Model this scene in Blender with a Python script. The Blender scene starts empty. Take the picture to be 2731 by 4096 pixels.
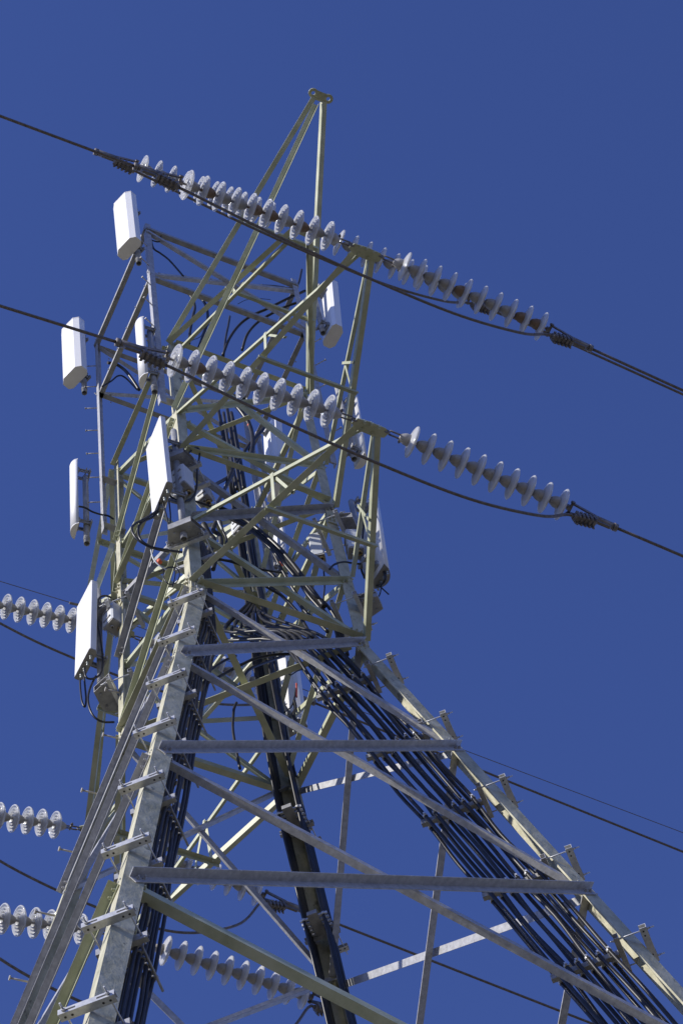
import bpy, bmesh, math, random
from mathutils import Vector, Matrix
random.seed(7)
scene = bpy.context.scene
COL = scene.collection

# ------------------------------------------------------------------ camera
# tower units: 1 u = S metres, origin on the tower axis at the waist (Z0 metres above the ground)
S, Z0 = 0.785, 20.67
def U(x, y, z): return Vector((x*S, y*S, z*S + Z0))
CAM_U = Vector((-7.04670101, -12.65788298, -24.28992422))
PITCH, YAW, ROLL, FPX = 1.0933973, 0.60772735, -0.21300026, 10453.77
_f = Vector((math.sin(YAW)*math.cos(PITCH), math.cos(YAW)*math.cos(PITCH), math.sin(PITCH)))
_r0 = Vector((math.cos(YAW), -math.sin(YAW), 0)); _u0 = _r0.cross(_f)
CR = _r0*math.cos(ROLL) + _u0*math.sin(ROLL)
CU = -_r0*math.sin(ROLL) + _u0*math.cos(ROLL)
cam = bpy.data.cameras.new('camera'); camo = bpy.data.objects.new('camera', cam); COL.objects.link(camo)
camo.matrix_world = Matrix(((CR.x, CU.x, -_f.x, CAM_U.x*S), (CR.y, CU.y, -_f.y, CAM_U.y*S),
                            (CR.z, CU.z, -_f.z, CAM_U.z*S + Z0), (0, 0, 0, 1)))
cam.sensor_fit = 'VERTICAL'; cam.sensor_height = 36.0; cam.lens = FPX/4096*36.0
cam.clip_end = 5000
scene.camera = camo
def at(px, py, axis, val):
    """the point on the survey plane (axis = val, tower units) seen at a photograph pixel"""
    v = CR*((px-1365.5)/FPX) - CU*((py-2048)/FPX) + _f
    t = (val - CAM_U[axis])/v[axis]
    return CAM_U + v*t
def P(v): return U(v[0], v[1], v[2])

# ------------------------------------------------------------------ sky, sun, exposure
SUN = Vector((-0.868, 0.02, 0.493)).normalized()
SUN_EL = math.asin(SUN.z)
world = bpy.data.worlds.new('World'); scene.world = world; world.use_nodes = True
nt = world.node_tree; nt.nodes.clear()
sky = nt.nodes.new('ShaderNodeTexSky'); sky.sky_type = 'NISHITA'; sky.sun_disc = False
sky.sun_elevation = SUN_EL; sky.sun_rotation = math.atan2(SUN.x, SUN.y)
sky.altitude = 1500; sky.air_density = 1.0; sky.dust_density = 0.2; sky.ozone_density = 2.0
hs = nt.nodes.new('ShaderNodeHueSaturation'); hs.inputs['Saturation'].default_value = 1.0; hs.inputs['Hue'].default_value = 0.5
bgn = nt.nodes.new('ShaderNodeBackground'); bgn.inputs['Strength'].default_value = 0.095
out = nt.nodes.new('ShaderNodeOutputWorld')
tint = nt.nodes.new('ShaderNodeVectorMath'); tint.operation = 'MULTIPLY'; tint.inputs[1].default_value = (0.93, 1.03, 1.82)
nt.links.new(sky.outputs[0], hs.inputs['Color']); nt.links.new(hs.outputs[0], tint.inputs[0]); nt.links.new(tint.outputs[0], bgn.inputs['Color'])
nt.links.new(bgn.outputs[0], out.inputs['Surface'])
sl = bpy.data.lights.new('sun', 'SUN'); sl.energy = 5.0; sl.angle = math.radians(0.53); sl.color = (1.0, 0.95, 0.86)
so = bpy.data.objects.new('sun', sl); COL.objects.link(so)
so.rotation_euler = SUN.to_track_quat('Z', 'Y').to_euler()
scene.view_settings.view_transform = 'Standard'; scene.view_settings.look = 'None'
scene.view_settings.exposure = 0.0; scene.view_settings.gamma = 1.0
scene.cycles.max_bounces = 10; scene.cycles.transmission_bounces = 8
try: scene.cycles.caustics_refractive = False; scene.cycles.caustics_reflective = False
except Exception: pass

# ------------------------------------------------------------------ materials
def mat(name, c1, c2=None, scale=6.0, rough=0.55, metal=0.0, detail=6.0, bump=0.0, c3=None, spots=0.62, spscale=30.0,
        stretch=None, lo=0.35, hi=0.65, spec=0.5):
    m = bpy.data.materials.new(name); m.use_nodes = True
    n = m.node_tree.nodes; l = m.node_tree.links; b = n['Principled BSDF']
    b.inputs['Roughness'].default_value = rough; b.inputs['Metallic'].default_value = metal
    b.inputs['Specular IOR Level'].default_value = spec
    if c2 is None:
        b.inputs['Base Color'].default_value = (*c1, 1); return m
    tc = n.new('ShaderNodeTexCoord'); mp = n.new('ShaderNodeMapping')
    l.new(tc.outputs['Object'], mp.inputs['Vector'])
    if stretch: mp.inputs['Scale'].default_value = stretch
    nz = n.new('ShaderNodeTexNoise'); nz.inputs['Scale'].default_value = scale; nz.inputs['Detail'].default_value = detail
    nz.inputs['Roughness'].default_value = 0.65
    l.new(mp.outputs[0], nz.inputs['Vector'])
    rp = n.new('ShaderNodeValToRGB'); rp.color_ramp.elements[0].position = lo; rp.color_ramp.elements[1].position = hi
    rp.color_ramp.elements[0].color = (*c1, 1); rp.color_ramp.elements[1].color = (*c2, 1)
    l.new(nz.outputs['Fac'], rp.inputs['Fac'])
    last = rp.outputs['Color']
    if c3 is not None:
        n2 = n.new('ShaderNodeTexNoise'); n2.inputs['Scale'].default_value = spscale; n2.inputs['Detail'].default_value = 8
        n2.inputs['Roughness'].default_value = 0.7
        l.new(mp.outputs[0], n2.inputs['Vector'])
        r2 = n.new('ShaderNodeValToRGB'); r2.color_ramp.elements[0].position = spots; r2.color_ramp.elements[1].position = spots+0.07
        r2.color_ramp.elements[0].color = (0, 0, 0, 1); r2.color_ramp.elements[1].color = (1, 1, 1, 1)
        l.new(n2.outputs['Fac'], r2.inputs['Fac'])
        mx = n.new('ShaderNodeMix'); mx.data_type = 'RGBA'
        l.new(r2.outputs['Color'], mx.inputs['Factor']); l.new(last, mx.inputs[6]); mx.inputs[7].default_value = (*c3, 1)
        last = mx.outputs[2]
    l.new(last, b.inputs['Base Color'])
    if bump:
        bp = n.new('ShaderNodeBump'); bp.inputs['Strength'].default_value = bump; bp.inputs['Distance'].default_value = 0.01
        l.new(nz.outputs['Fac'], bp.inputs['Height']); l.new(bp.outputs[0], b.inputs['Normal'])
    return m
M = {}
M['green'] = mat('green_paint', (0.37, 0.385, 0.245), (0.51, 0.52, 0.365), 5, 0.5, c3=(0.22, 0.215, 0.13), spots=0.66, spscale=14, bump=0.12)
M['leg'] = mat('weathered_leg_paint', (0.345, 0.33, 0.215), (0.56, 0.53, 0.38), 10, 0.6, c3=(0.16, 0.155, 0.105), spots=0.60, spscale=9, bump=0.8,
               stretch=(1, 1, 0.55))
M['galv'] = mat('galvanised_steel', (0.32, 0.322, 0.332), (0.48, 0.482, 0.492), 22, 0.45, 0.15, c3=(0.50, 0.51, 0.53), spots=0.66, spscale=50, bump=0.05)
M['galvold'] = mat('weathered_galvanised_steel', (0.24, 0.242, 0.245), (0.39, 0.388, 0.385), 12, 0.6, 0.2, c3=(0.20, 0.13, 0.08), spots=0.67, spscale=20, bump=0.1)
M['zinc'] = mat('bright_zinc', (0.48, 0.49, 0.50), (0.64, 0.645, 0.65), 30, 0.4, 0.35, bump=0.05)
M['bolt'] = mat('bolt_steel', (0.30, 0.32, 0.30), (0.42, 0.44, 0.42), 60, 0.4, 0.5)
M['cable'] = mat('black_cable_sheath', (0.014, 0.0135, 0.013), (0.03, 0.029, 0.028), 8, 0.38, spec=0.4)
M['matt'] = mat('black_rubber', (0.015, 0.015, 0.015), (0.035, 0.034, 0.032), 20, 0.55)
M['wire'] = mat('weathered_aluminium_conductor', (0.10, 0.085, 0.073), (0.20, 0.17, 0.145), 40, 0.6, 0.15, stretch=(1, 1, 1))
M['clamp'] = mat('dull_clamp_metal', (0.12, 0.108, 0.10), (0.25, 0.23, 0.215), 18, 0.5, 0.4, c3=(0.16, 0.08, 0.045), spots=0.64, spscale=26, bump=0.1)
M['cap'] = mat('insulator_cap_metal', (0.36, 0.34, 0.31), (0.50, 0.48, 0.445), 14, 0.65, 0.15, c3=(0.12, 0.10, 0.085), spots=0.6, spscale=22, bump=0.15)
M['rustcap'] = mat('rusty_cap_metal', (0.22, 0.14, 0.085), (0.34, 0.25, 0.17), 14, 0.75, 0.0, c3=(0.10, 0.06, 0.035), spots=0.58, spscale=22, bump=0.15)
M['radome'] = mat('white_radome', (0.78, 0.775, 0.76), (0.83, 0.83, 0.82), 3, 0.45, stretch=(6, 6, 0.3))
M['radcap'] = mat('radome_end_cap', (0.82, 0.80, 0.77), (0.87, 0.85, 0.82), 10, 0.5, c3=(0.3, 0.28, 0.25), spots=0.72, spscale=60)
M['dullcap'] = mat('grey_end_plate', (0.26, 0.25, 0.24), (0.34, 0.33, 0.32), 14, 0.6)
M['box'] = mat('grey_radio_case', (0.56, 0.58, 0.59), (0.62, 0.635, 0.64), 6, 0.5)
M['brass'] = mat('brass_connector', (0.45, 0.30, 0.12), (0.55, 0.38, 0.16), 30, 0.35, 0.8)
M['orange'] = mat('orange_tape', (0.62, 0.10, 0.03))
M['rope'] = mat('red_rope', (0.42, 0.06, 0.04), (0.6, 0.12, 0.08), 60, 0.8)
M['concrete'] = mat('concrete', (0.30, 0.29, 0.27), (0.42, 0.41, 0.39), 8, 0.85)
M['dry'] = mat('dry_ground', (0.12, 0.108, 0.085), (0.195, 0.175, 0.135), 0.6, 0.95, c3=(0.10, 0.105, 0.06), spots=0.55, spscale=1.5)
def glassmat():
    m = bpy.data.materials.new('insulator_glass'); m.use_nodes = True
    n = m.node_tree.nodes; l = m.node_tree.links; b = n['Principled BSDF']
    b.inputs['Base Color'].default_value = (0.965, 0.97, 0.975, 1)
    b.inputs['Roughness'].default_value = 0.05; b.inputs['IOR'].default_value = 1.52
    b.inputs['Transmission Weight'].default_value = 0.46
    tr = n.new('ShaderNodeBsdfTranslucent'); tr.inputs['Color'].default_value = (0.95, 0.96, 0.97, 1)
    mx = n.new('ShaderNodeMixShader'); mx.inputs[0].default_value = 0.20
    l.new(b.outputs[0], mx.inputs[1]); l.new(tr.outputs[0], mx.inputs[2]); l.new(mx.outputs[0], n['Material Output'].inputs['Surface'])
    return m
M['glass'] = glassmat()

# ------------------------------------------------------------------ mesh builder
class MB:
    def __init__(s): s.v = []; s.f = []; s.sm = []; s.mi = []; s.cur = 0
    def add(s, vs, fs, smooth=False):
        o = len(s.v); s.v += [Vector(v) for v in vs]
        for f in fs: s.f.append([i+o for i in f]); s.sm.append(smooth); s.mi.append(s.cur)
    def box(s, c, ax, ay, az):
        """centre and three half-axis vectors"""
        c = Vector(c); ax = Vector(ax); ay = Vector(ay); az = Vector(az)
        vs = [c+ax*i+ay*j+az*k for i in (-1, 1) for j in (-1, 1) for k in (-1, 1)]
        fs = [(0, 1, 3, 2), (4, 6, 7, 5), (0, 4, 5, 1), (2, 3, 7, 6), (0, 2, 6, 4), (1, 5, 7, 3)]
        s.add(vs, fs)
    def sweep(s, prof, p0, p1, e1, e2, smooth=False):
        """extrude a closed 2-D outline (in e1, e2) from p0 to p1"""
        n = len(prof); p0 = Vector(p0); p1 = Vector(p1)
        vs = [p0+e1*a+e2*b for a, b in prof]+[p1+e1*a+e2*b for a, b in prof]
        fs = [(i, (i+1) % n, (i+1) % n+n, i+n) for i in range(n)]+[tuple(range(n))[::-1], tuple(range(n, 2*n))]
        o = len(s.v); s.v += vs
        for k, f in enumerate(fs): s.f.append([i+o for i in f]); s.sm.append(smooth and k < n); s.mi.append(s.cur)
    def angle(s, p0, p1, e1, e2, leg, t, leg2=None):
        leg2 = leg2 or leg
        s.sweep([(0, 0), (leg, 0), (leg, t), (t, t), (t, leg2), (0, leg2)], p0, p1, e1, e2)
    def channel(s, c, ax, e1, e2, w, d, t):
        """C channel centred on c, half length vector ax, web along e1, flanges along e2"""
        s.sweep([(-w/2, 0), (w/2, 0), (w/2, d), (w/2-t, d), (w/2-t, t), (-w/2+t, t), (-w/2+t, d), (-w/2, d)], Vector(c)-ax, Vector(c)+ax, e1, e2)
    def rod(s, p0, p1, r0, r1=None, n=10, smooth=True):
        r1 = r0 if r1 is None else r1
        p0 = Vector(p0); p1 = Vector(p1); d = (p1-p0).normalized()
        a = d.orthogonal().normalized(); b = d.cross(a)
        cs = [(math.cos(2*math.pi*i/n), math.sin(2*math.pi*i/n)) for i in range(n)]
        vs = [p0+(a*c+b*q)*r0 for c, q in cs]+[p1+(a*c+b*q)*r1 for c, q in cs]
        o = len(s.v); s.v += vs
        for i in range(n):
            s.f.append([o+i, o+(i+1) % n, o+(i+1) % n+n, o+i+n]); s.sm.append(smooth); s.mi.append(s.cur)
        s.f.append([o+i for i in range(n)][::-1]); s.sm.append(False); s.mi.append(s.cur)
        s.f.append([o+n+i for i in range(n)]); s.sm.append(False); s.mi.append(s.cur)
    def pipe(s, p0, p1, r, wall=0.004, n=16):
        """open hollow pipe"""
        p0 = Vector(p0); p1 = Vector(p1); d = (p1-p0).normalized(); a = d.orthogonal().normalized(); b = d.cross(a)
        rings = []
        for p, rr in ((p0, r), (p1, r), (p1, r-wall), (p0, r-wall)):
            rings.append([p+(a*math.cos(2*math.pi*i/n)+b*math.sin(2*math.pi*i/n))*rr for i in range(n)])
        o = len(s.v)
        for g in rings: s.v += g
        for k in range(4):
            k2 = (k+1) % 4
            for i in range(n):
                s.f.append([o+k*n+i, o+k*n+(i+1) % n, o+k2*n+(i+1) % n, o+k2*n+i]); s.sm.append(k in (0, 2)); s.mi.append(s.cur)
    def tube(s, pts, r, n=8, sub=6, smooth_path=True, taper=None):
        pts = [Vector(p) for p in pts]
        if smooth_path and len(pts) > 2:
            q = [pts[0]*2-pts[1]]+pts+[pts[-1]*2-pts[-2]]; o2 = []
            for i in range(1, len(q)-2):
                a, b, c, d = q[i-1:i+3]
                for k in range(sub):
                    t = k/sub
                    o2.append(0.5*((2*b)+(c-a)*t+(2*a-5*b+4*c-d)*t*t+(3*b-a-3*c+d)*t**3))
            o2.append(pts[-1]); pts = o2
        m = len(pts); o = len(s.v); a = None
        for i, p in enumerate(pts):
            d = (pts[min(i+1, m-1)]-pts[max(i-1, 0)]).normalized()
            a = d.orthogonal().normalized() if a is None else (a-d*a.dot(d)).normalized()
            b = d.cross(a); rr = r if taper is None else r*taper(i/(m-1))
            for k in range(n):
                s.v.append(p+(a*math.cos(2*math.pi*k/n)+b*math.sin(2*math.pi*k/n))*rr)
        for i in range(m-1):
            for k in range(n):
                s.f.append([o+i*n+k, o+i*n+(k+1) % n, o+(i+1)*n+(k+1) % n, o+(i+1)*n+k]); s.sm.append(True); s.mi.append(s.cur)
        s.f.append([o+k for k in range(n)][::-1]); s.sm.append(False); s.mi.append(s.cur)
        s.f.append([o+(m-1)*n+k for k in range(n)]); s.sm.append(False); s.mi.append(s.cur)
        return pts
    def lathe(s, prof, n=32, origin=Vector((0, 0, 0)), closed=False):
        """profile of (x, r) turned about the local X axis"""
        o = len(s.v); m = len(prof)
        for x, r in prof:
            for k in range(n):
                s.v.append(origin+Vector((x, r*math.cos(2*math.pi*k/n), r*math.sin(2*math.pi*k/n))))
        for i in range(m if closed else m-1):
            j = (i+1) % m
            for k in range(n):
                s.f.append([o+i*n+k, o+i*n+(k+1) % n, o+j*n+(k+1) % n, o+j*n+k]); s.sm.append(True); s.mi.append(s.cur)
    def bolt(s, p, nrm, r=0.014, h=0.012):
        p = Vector(p); nrm = Vector(nrm).normalized()
        s.rod(p, p+nrm*h, r, r, 6, False); s.rod(p+nrm*h, p+nrm*(h+0.012), r*0.5, r*0.5, 8)
    def mesh(s, name, mats, recalc=True):
        me = bpy.data.meshes.new(name)
        me.from_pydata([tuple(v) for v in s.v], [], s.f); me.update()
        for m in (mats if isinstance(mats, (list, tuple)) else [mats]): me.materials.append(m)
        me.polygons.foreach_set('use_smooth', s.sm); me.polygons.foreach_set('material_index', s.mi)
        if recalc:
            b = bmesh.new(); b.from_mesh(me); bmesh.ops.recalc_face_normals(b, faces=b.faces); b.to_mesh(me); b.free()
        return me
    def build(s, name, mats, parent=None, recalc=True):
        """link as one object; vertices are given in world space unless the parent is rotated"""
        if parent is not None:
            off = wloc(parent)
            s.v = [v-off for v in s.v]
        o = bpy.data.objects.new(name, s.mesh(name, mats, recalc)); COL.objects.link(o)
        if parent is not None: o.parent = parent
        return o
def wloc(o):
    p = Vector(o.location)
    while o.parent: o = o.parent; p = p+Vector(o.location)
    return p
def tag(o, label=None, cat=None, group=None, kind=None):
    if label: o['label'] = label
    if cat: o['category'] = cat
    if group: o['group'] = group
    if kind: o['kind'] = kind
    return o
def thing(name, loc, label, cat, group=None):
    o = bpy.data.objects.new(name, None); o.empty_display_size = 0.1; o.location = loc; COL.objects.link(o)
    return tag(o, label, cat, group)
ZV = Vector((0, 0, 1))

# ------------------------------------------------------------------ ground (far below the frame, it lights the undersides)
g = MB(); n = 24; R = 2500
vs = []; fs = []
rings = [0, 8, 20, 50, 120, 300, 800, R]
for r in rings[1:]:
    for k in range(n): vs.append((r*math.cos(2*math.pi*k/n), r*math.sin(2*math.pi*k/n), 0))
vs.append((0, 0, 0))
for i in range(len(rings)-2):
    for k in range(n): fs.append((i*n+k, (i+1)*n+k, (i+1)*n+(k+1) % n, i*n+(k+1) % n))
for k in range(n): fs.append((len(vs)-1, k, (k+1) % n))
g.add(vs, fs); tag(g.build('ground', M['dry']), kind='structure')

# ================================================================== THE TOWER
H3, W3, SL = 6.569, 0.961, 0.1958
def W(z): return 1-SL*z if z <= 0 else 1+(W3-1)*z/H3
SG = {'A': (-1, -1), 'B': (1, -1), 'C': (1, 1), 'D': (-1, 1)}
def N(c, z):
    a, b = SG[c]; w = W(z); return U(a*w, b*w, z)
ZG = -Z0/S
tower = thing('lattice_tower', (0, 0, Z0), 'tall pale green steel lattice tower with grey bracing and cross arms carrying wires and antennas', 'pylon')
LOW = [0, -2.62, -5.55, -8.49, -11.7, -15.1, -18.8, -22.5, ZG]
# legs: an L section with its heel at the corner, heavier below the waist
for c in 'ABCD':
    sx, sy = SG[c]; e1 = Vector((-sx, 0, 0)); e2 = Vector((0, -sy, 0))
    m = MB()
    m.angle(N(c, ZG), N(c, 0)+Vector((0, 0, 0)), e1, e2, 0.134, 0.015)
    m.angle(N(c, -0.12)-(e1+e2)*0.004, N(c, 3.0), e1, e2, 0.110, 0.013)
    m.angle(N(c, 2.96)-(e1+e2)*0.003, N(c, H3+0.1), e1, e2, 0.095, 0.011)
    for zz in (-0.05, 3.02):                                  # splice plates with bolts
        for ea, eb in ((e1, e2), (e2, e1)):
            pc = N(c, zz)+ea*0.062-eb*0.010
            m.box(pc, ea*0.045, eb*0.006, ZV*0.20)
            for q in (-0.15, -0.09, 0.09, 0.15):
                for w_ in (-0.022, 0.022): m.bolt(pc+ZV*q+ea*w_-eb*0.006, -eb, 0.013)
    lg = m.build('leg', M['leg'], tower)
    if c == 'D':
        for k in range(14):
            z = -11.3+k*0.93; p = N(c, z)+e2*0.05; d = Vector((-1, 0.1, 0.02)).normalized()
            b = MB(); b.rod(p, p+d*0.15, 0.008); b.rod(p+d*0.15, p+d*0.162, 0.02, 0.02, 10); b.build('step_bolt', M['cap'], lg)
fm = MB()
for c in 'ABCD': fm.box(N(c, ZG)+ZV*0.15, Vector((0.5, 0, 0)), Vector((0, 0.5, 0)), ZV*0.35)
fm.build('footing', M['concrete'], tower)

ROT = [Matrix.Rotation(math.radians(90*k), 3, 'Z') for k in range(4)]
FACE = ['AB', 'BC', 'CD', 'DA']
def brace(k, za, zb, zkind, size, material, a2b=True, t=0.007):
    """a brace on face k from its first leg at za to its second leg at zb.
       'out': lies on the outside, free flange outward; 'in': behind the leg flange, free flange inward"""
    ca, cb = FACE[k]
    p0, p1 = N(ca, za), N(cb, zb)
    out = ROT[k] @ Vector((0, -1, 0)); along = (p1-p0).normalized()
    fup = (N(ca, za+1)-N(ca, za)+N(cb, zb+1)-N(cb, zb)); fup = (fup-along*fup.dot(along)).normalized()
    nrm = along.cross(fup); nrm = nrm if nrm.dot(out) > 0 else -nrm
    m = MB(); a = p0+along*0.045; b = p1-along*0.045
    if zkind == 'out':
        m.angle(a+nrm*0.003, b+nrm*0.003, -fup, nrm, size, t)
        for q in (p0+along*0.085, p0+along*0.135, p1-along*0.085, p1-along*0.135): m.bolt(q-fup*size*0.5+nrm*(0.003+t), nrm, 0.013)
    elif zkind == 'in':
        m.angle(a-nrm*0.019, b-nrm*0.019, fup, -nrm, size, t)
        for q in (p0+along*0.085, p0+along*0.135, p1-along*0.085, p1-along*0.135): m.bolt(q+fup*size*0.5-nrm*0.017, nrm, 0.012)
    elif zkind == 'rev':                                       # outside face, free flange at the bottom edge pointing outward
        m.angle(a+nrm*0.012, b+nrm*0.012, fup, nrm, size, t)
        for q in (p0+along*0.085, p1-along*0.085): m.bolt(q+fup*size*0.5+nrm*(0.012+t), nrm, 0.012)
    return m.build('brace', material, tower)
hidden = MB()
for k in range(4):
    for i in range(len(LOW)-1):
        zt, zb = LOW[i], LOW[i+1]
        mtr = M['galv'] if i < 3 else M['green']
        if i < 4:
            brace(k, zb, zt, 'out', (0.055 if k == 3 else (0.060, 0.064, 0.068)[i]) if i < 3 else 0.066, mtr)
            brace(k, zt, zb, 'in', ((0.046, 0.048, 0.052) if k in (0, 3) else (0.056, 0.060, 0.062))[i] if i < 3 else 0.066, mtr)
        else:
            ca, cb = FACE[k]
            for c0, c1 in ((ca, cb), (cb, ca)):
                hidden.rod(N(c0, zt), N(c1, zb), 0.035, 0.035, 6)
    # cage
    brace(k, 0, 0.0, 'rev', 0.060, M['green'])
    brace(k, -0.05, 1.40, 'out', 0.056, M['green']); brace(k, 1.447, 0.12, 'in', 0.048, M['green'])
    if k in (0, 3): brace(k, 1.55, 3.22, 'out', 0.066, M['galvold']); brace(k, 3.10, 1.40, 'in', 0.054, M['galvold'])
    else: brace(k, 1.55, 3.22, 'out', 0.06, M['green']); brace(k, 3.10, 1.40, 'in', 0.055, M['green'])
    brace(k, 3.343, 3.343, 'rev', 0.052, M['green'])
    brace(k, 3.40, 4.36, 'out', 0.048, M['green']); brace(k, 4.35, 3.45, 'in', 0.050, M['green'])
    brace(k, 4.45, 6.50, 'out', 0.048, M['green']); brace(k, 6.45, 4.45, 'in', 0.050, M['green'])
    brace(k, H3, H3, 'rev', 0.052, M['green'])
hidden.build('lower_bracing', M['green'], tower)
# waist diaphragm
for c0, c1 in (('A', 'C'), ('D', 'B')):
    p0, p1 = N(c0, 0.05), N(c1, 0.05); al = (p1-p0).normalized(); m = MB()
    off = 0.0 if c0 == 'A' else 0.075
    m.angle(p0+al*0.12-ZV*off, p1-al*0.12-ZV*off, al.cross(ZV), ZV, 0.06, 0.006)
    m.build('brace', M['green'], tower)

for zz in (3.343, H3):
    for j, (c0, c1) in enumerate((('A', 'C'), ('D', 'B'))):
        p0, p1 = N(c0, zz), N(c1, zz); al = (p1-p0).normalized(); m = MB()
        m.angle(p0+al*0.12-ZV*0.06*j, p1-al*0.12-ZV*0.06*j, al.cross(ZV), ZV, 0.05, 0.006); m.build('brace', M['green'], tower)
def bar(m, p0, p1, e1, e2, size, t=0.006, lean=0.0):
    al = (p1-p0).normalized(); e1 = (e1-al*e1.dot(al)).normalized()
    q = al.cross(e1); e2 = q if q.dot(e2) > 0 else -q
    if lean: c, n = math.cos(lean), math.sin(lean); e1, e2 = e1*c+e2*n, e2*c-e1*n
    m.angle(p0, p1, e1, e2, size, t)
def arm(sy, ytip, zl, zu, plate=True):
    """one cross arm on the side sy (-1 towards the camera): two lower chords, two upper chords, ties, end plate"""
    tip = U(0, sy*ytip, zl)
    c = ('A', 'B') if sy < 0 else ('D', 'C')
    m = MB(); ends = []
    for cc, sx in zip(c, (-1, 1)):
        p0 = N(cc, zl); off = Vector((sx*0.045, 0, 0)); al = (tip-p0).normalized()
        inner = al.cross(ZV); inner = inner if inner.x*sx < 0 else -inner
        bar(m, p0+Vector((0, sy*0.004, 0)), tip+off, -inner, ZV, 0.052, lean=0.30)
        ends.append((p0, tip+off, inner))
    root = m.build('cross_arm', M['green'], tower)
    for cc, sx, (p0, p1, inner) in zip(c, (-1, 1), ends):
        u0 = N(cc, zu); u1 = tip+Vector((sx*0.04, -sy*0.05, 0.065)); m = MB()
        ul = (u1-u0).normalized(); hx = ul.cross(ZV); hx = hx if hx.x > 0 else -hx
        bar(m, u0, u1, Vector((0, 0, -1)), hx, 0.045, 0.005); m.build('upper_chord', M['green'], root)
        a = p0.lerp(p1, 0.48); b = u0.lerp(u1, 0.50); cd = (p1-p0).normalized(); m = MB(); ab = (b-a); w_ = (cd-ab.normalized()*cd.dot(ab.normalized())).normalized()
        m.box(a.lerp(b, 0.5), ab*0.53, w_*0.017, ab.normalized().cross(w_)*0.003)
        a2 = p0.lerp(p1, 0.58); ab = b-a2; m.box(a2.lerp(b, 0.5)+inner*0.02, ab*0.53, w_*0.014, ab.normalized().cross(w_)*0.003)
        m.bolt(b, inner, 0.012)
        m.build('tie_strut', M['green'], root)
    a = ends[0][0].lerp(ends[0][1], 0.48); b = ends[1][0].lerp(ends[1][1], 0.48); m = MB()
    bar(m, a+Vector((-0.07, 0, -0.008)), b+Vector((0.07, 0, -0.008)), Vector((0, -sy, 0)), -ZV, 0.046, 0.006)
    for p in (a, b): m.bolt(p+Vector((0, -sy*0.025, -0.010)), -ZV, 0.016)
    m.build('tie_bar', M['green'], root)
    if plate:
        m = MB(); n8 = [(-0.158, -0.012), (-0.128, 0.042), (-0.02, 0.052), (0.125, 0.045), (0.160, 0.008), (0.142, -0.036), (0.05, -0.056), (-0.10, -0.05)]
        pc = tip+Vector((0, -sy*0.02, -0.012)); yv = Vector((0, sy, 0))
        m.sweep(n8, pc, pc-ZV*0.014, Vector((1, 0, 0)), yv)
        for q in ((-0.06, 0.03), (-0.055, -0.03), (0.0, 0.035), (0.04, -0.035), (0.07, 0.03)):
            m.bolt(pc+Vector((q[0], q[1]*sy, -0.014)), -ZV, 0.02, 0.014); m.rod(pc+Vector((q[0], q[1]*sy, 0)), pc+Vector((q[0], q[1]*sy, 0.03)), 0.009)
        m.build('tip_plate', M['green'], root)
    return tip
TIPS = {}
for sy in (-1, 1):
    TIPS[(sy, 1)] = arm(sy, 4.10 if sy < 0 else 4.26, 3.24, 4.45)
    TIPS[(sy, 2)] = arm(sy, 3.37 if sy < 0 else 3.46, 0.0, 1.50)
    TIPS[(sy, 3)] = arm(sy, 3.05 if sy < 0 else 3.17, 6.55, 6.2)
    # earth wire peak
    T = U(0, sy*(4.07 if sy < 0 else 4.16), 8.91); c = ('A', 'B') if sy < 0 else ('D', 'C'); m = MB()
    for cc, sx in zip(c, (-1, 1)):
        p0 = N(cc, H3); p1 = T+Vector((sx*0.035, -sy*0.02, -0.02)); al = (p1-p0).normalized()
        inner = al.cross(ZV); inner = inner if inner.x*sx < 0 else -inner
        bar(m, p0, p1, -inner, ZV, 0.054, 0.006, lean=0.35 if sx > 0 else 0.1)
    root = m.build('earthwire_peak', M['green'], tower)
    m = MB(); p0 = N(c[0], 4.5); bar(m, p0, T+Vector((-0.005, -sy*0.07, -0.09)), Vector((-1, 0, 0)), Vector((0, sy, 0.3)), 0.056, 0.006)
    m.build('peak_chord', M['green'], root)
    a = N(c[0], H3).lerp(T, 0.5); b = N(c[1], H3).lerp(T, 0.5); m = MB()
    bar(m, a+Vector((-0.05, 0, -0.03)), b+Vector((0.05, 0, -0.03)), Vector((0, -sy, 0)), -ZV, 0.055, 0.006)
    m.bolt(a+Vector((0, -sy*0.02, -0.04)), -ZV, 0.016); m.bolt(b+Vector((0, -sy*0.02, -0.04)), -ZV, 0.016)
    m.build('tie_bar', M['green'], root)
    m = MB()                                                    # end plate with two eyes
    for sx in (-1, 1):
        o = []
        for q in range(9):
            an = math.radians(q*45+22.5); o.append(an)
        cx = T+Vector((sx*0.085, sy*0.02, 0))
        ring = [(math.cos(math.radians(a_))*0.052, math.sin(math.radians(a_))*0.052) for a_ in range(0, 360, 30)]
        hole = [(math.cos(math.radians(a_))*0.021, math.sin(math.radians(a_))*0.021) for a_ in range(0, 360, 30)]
        vs = []
        for h in (0.007, -0.007):
            vs += [cx+Vector((x, y, h)) for x, y in ring]; vs += [cx+Vector((x, y, h)) for x, y in hole]
        fs = []
        for i in range(12):
            j = (i+1) % 12
            fs += [(i, j, 12+j, 12+i), (24+i, 36+i, 36+j, 24+j), (i, 24+i, 24+j, j), (12+i, 12+j, 36+j, 36+i)]
        m.add(vs, fs)
    m.box(T+Vector((0, sy*0.012, 0)), Vector((0.062, 0, 0)), Vector((0, 0.05, 0)), ZV*0.0068)
    m.build('eye_plate', M['green'], root)

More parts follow.
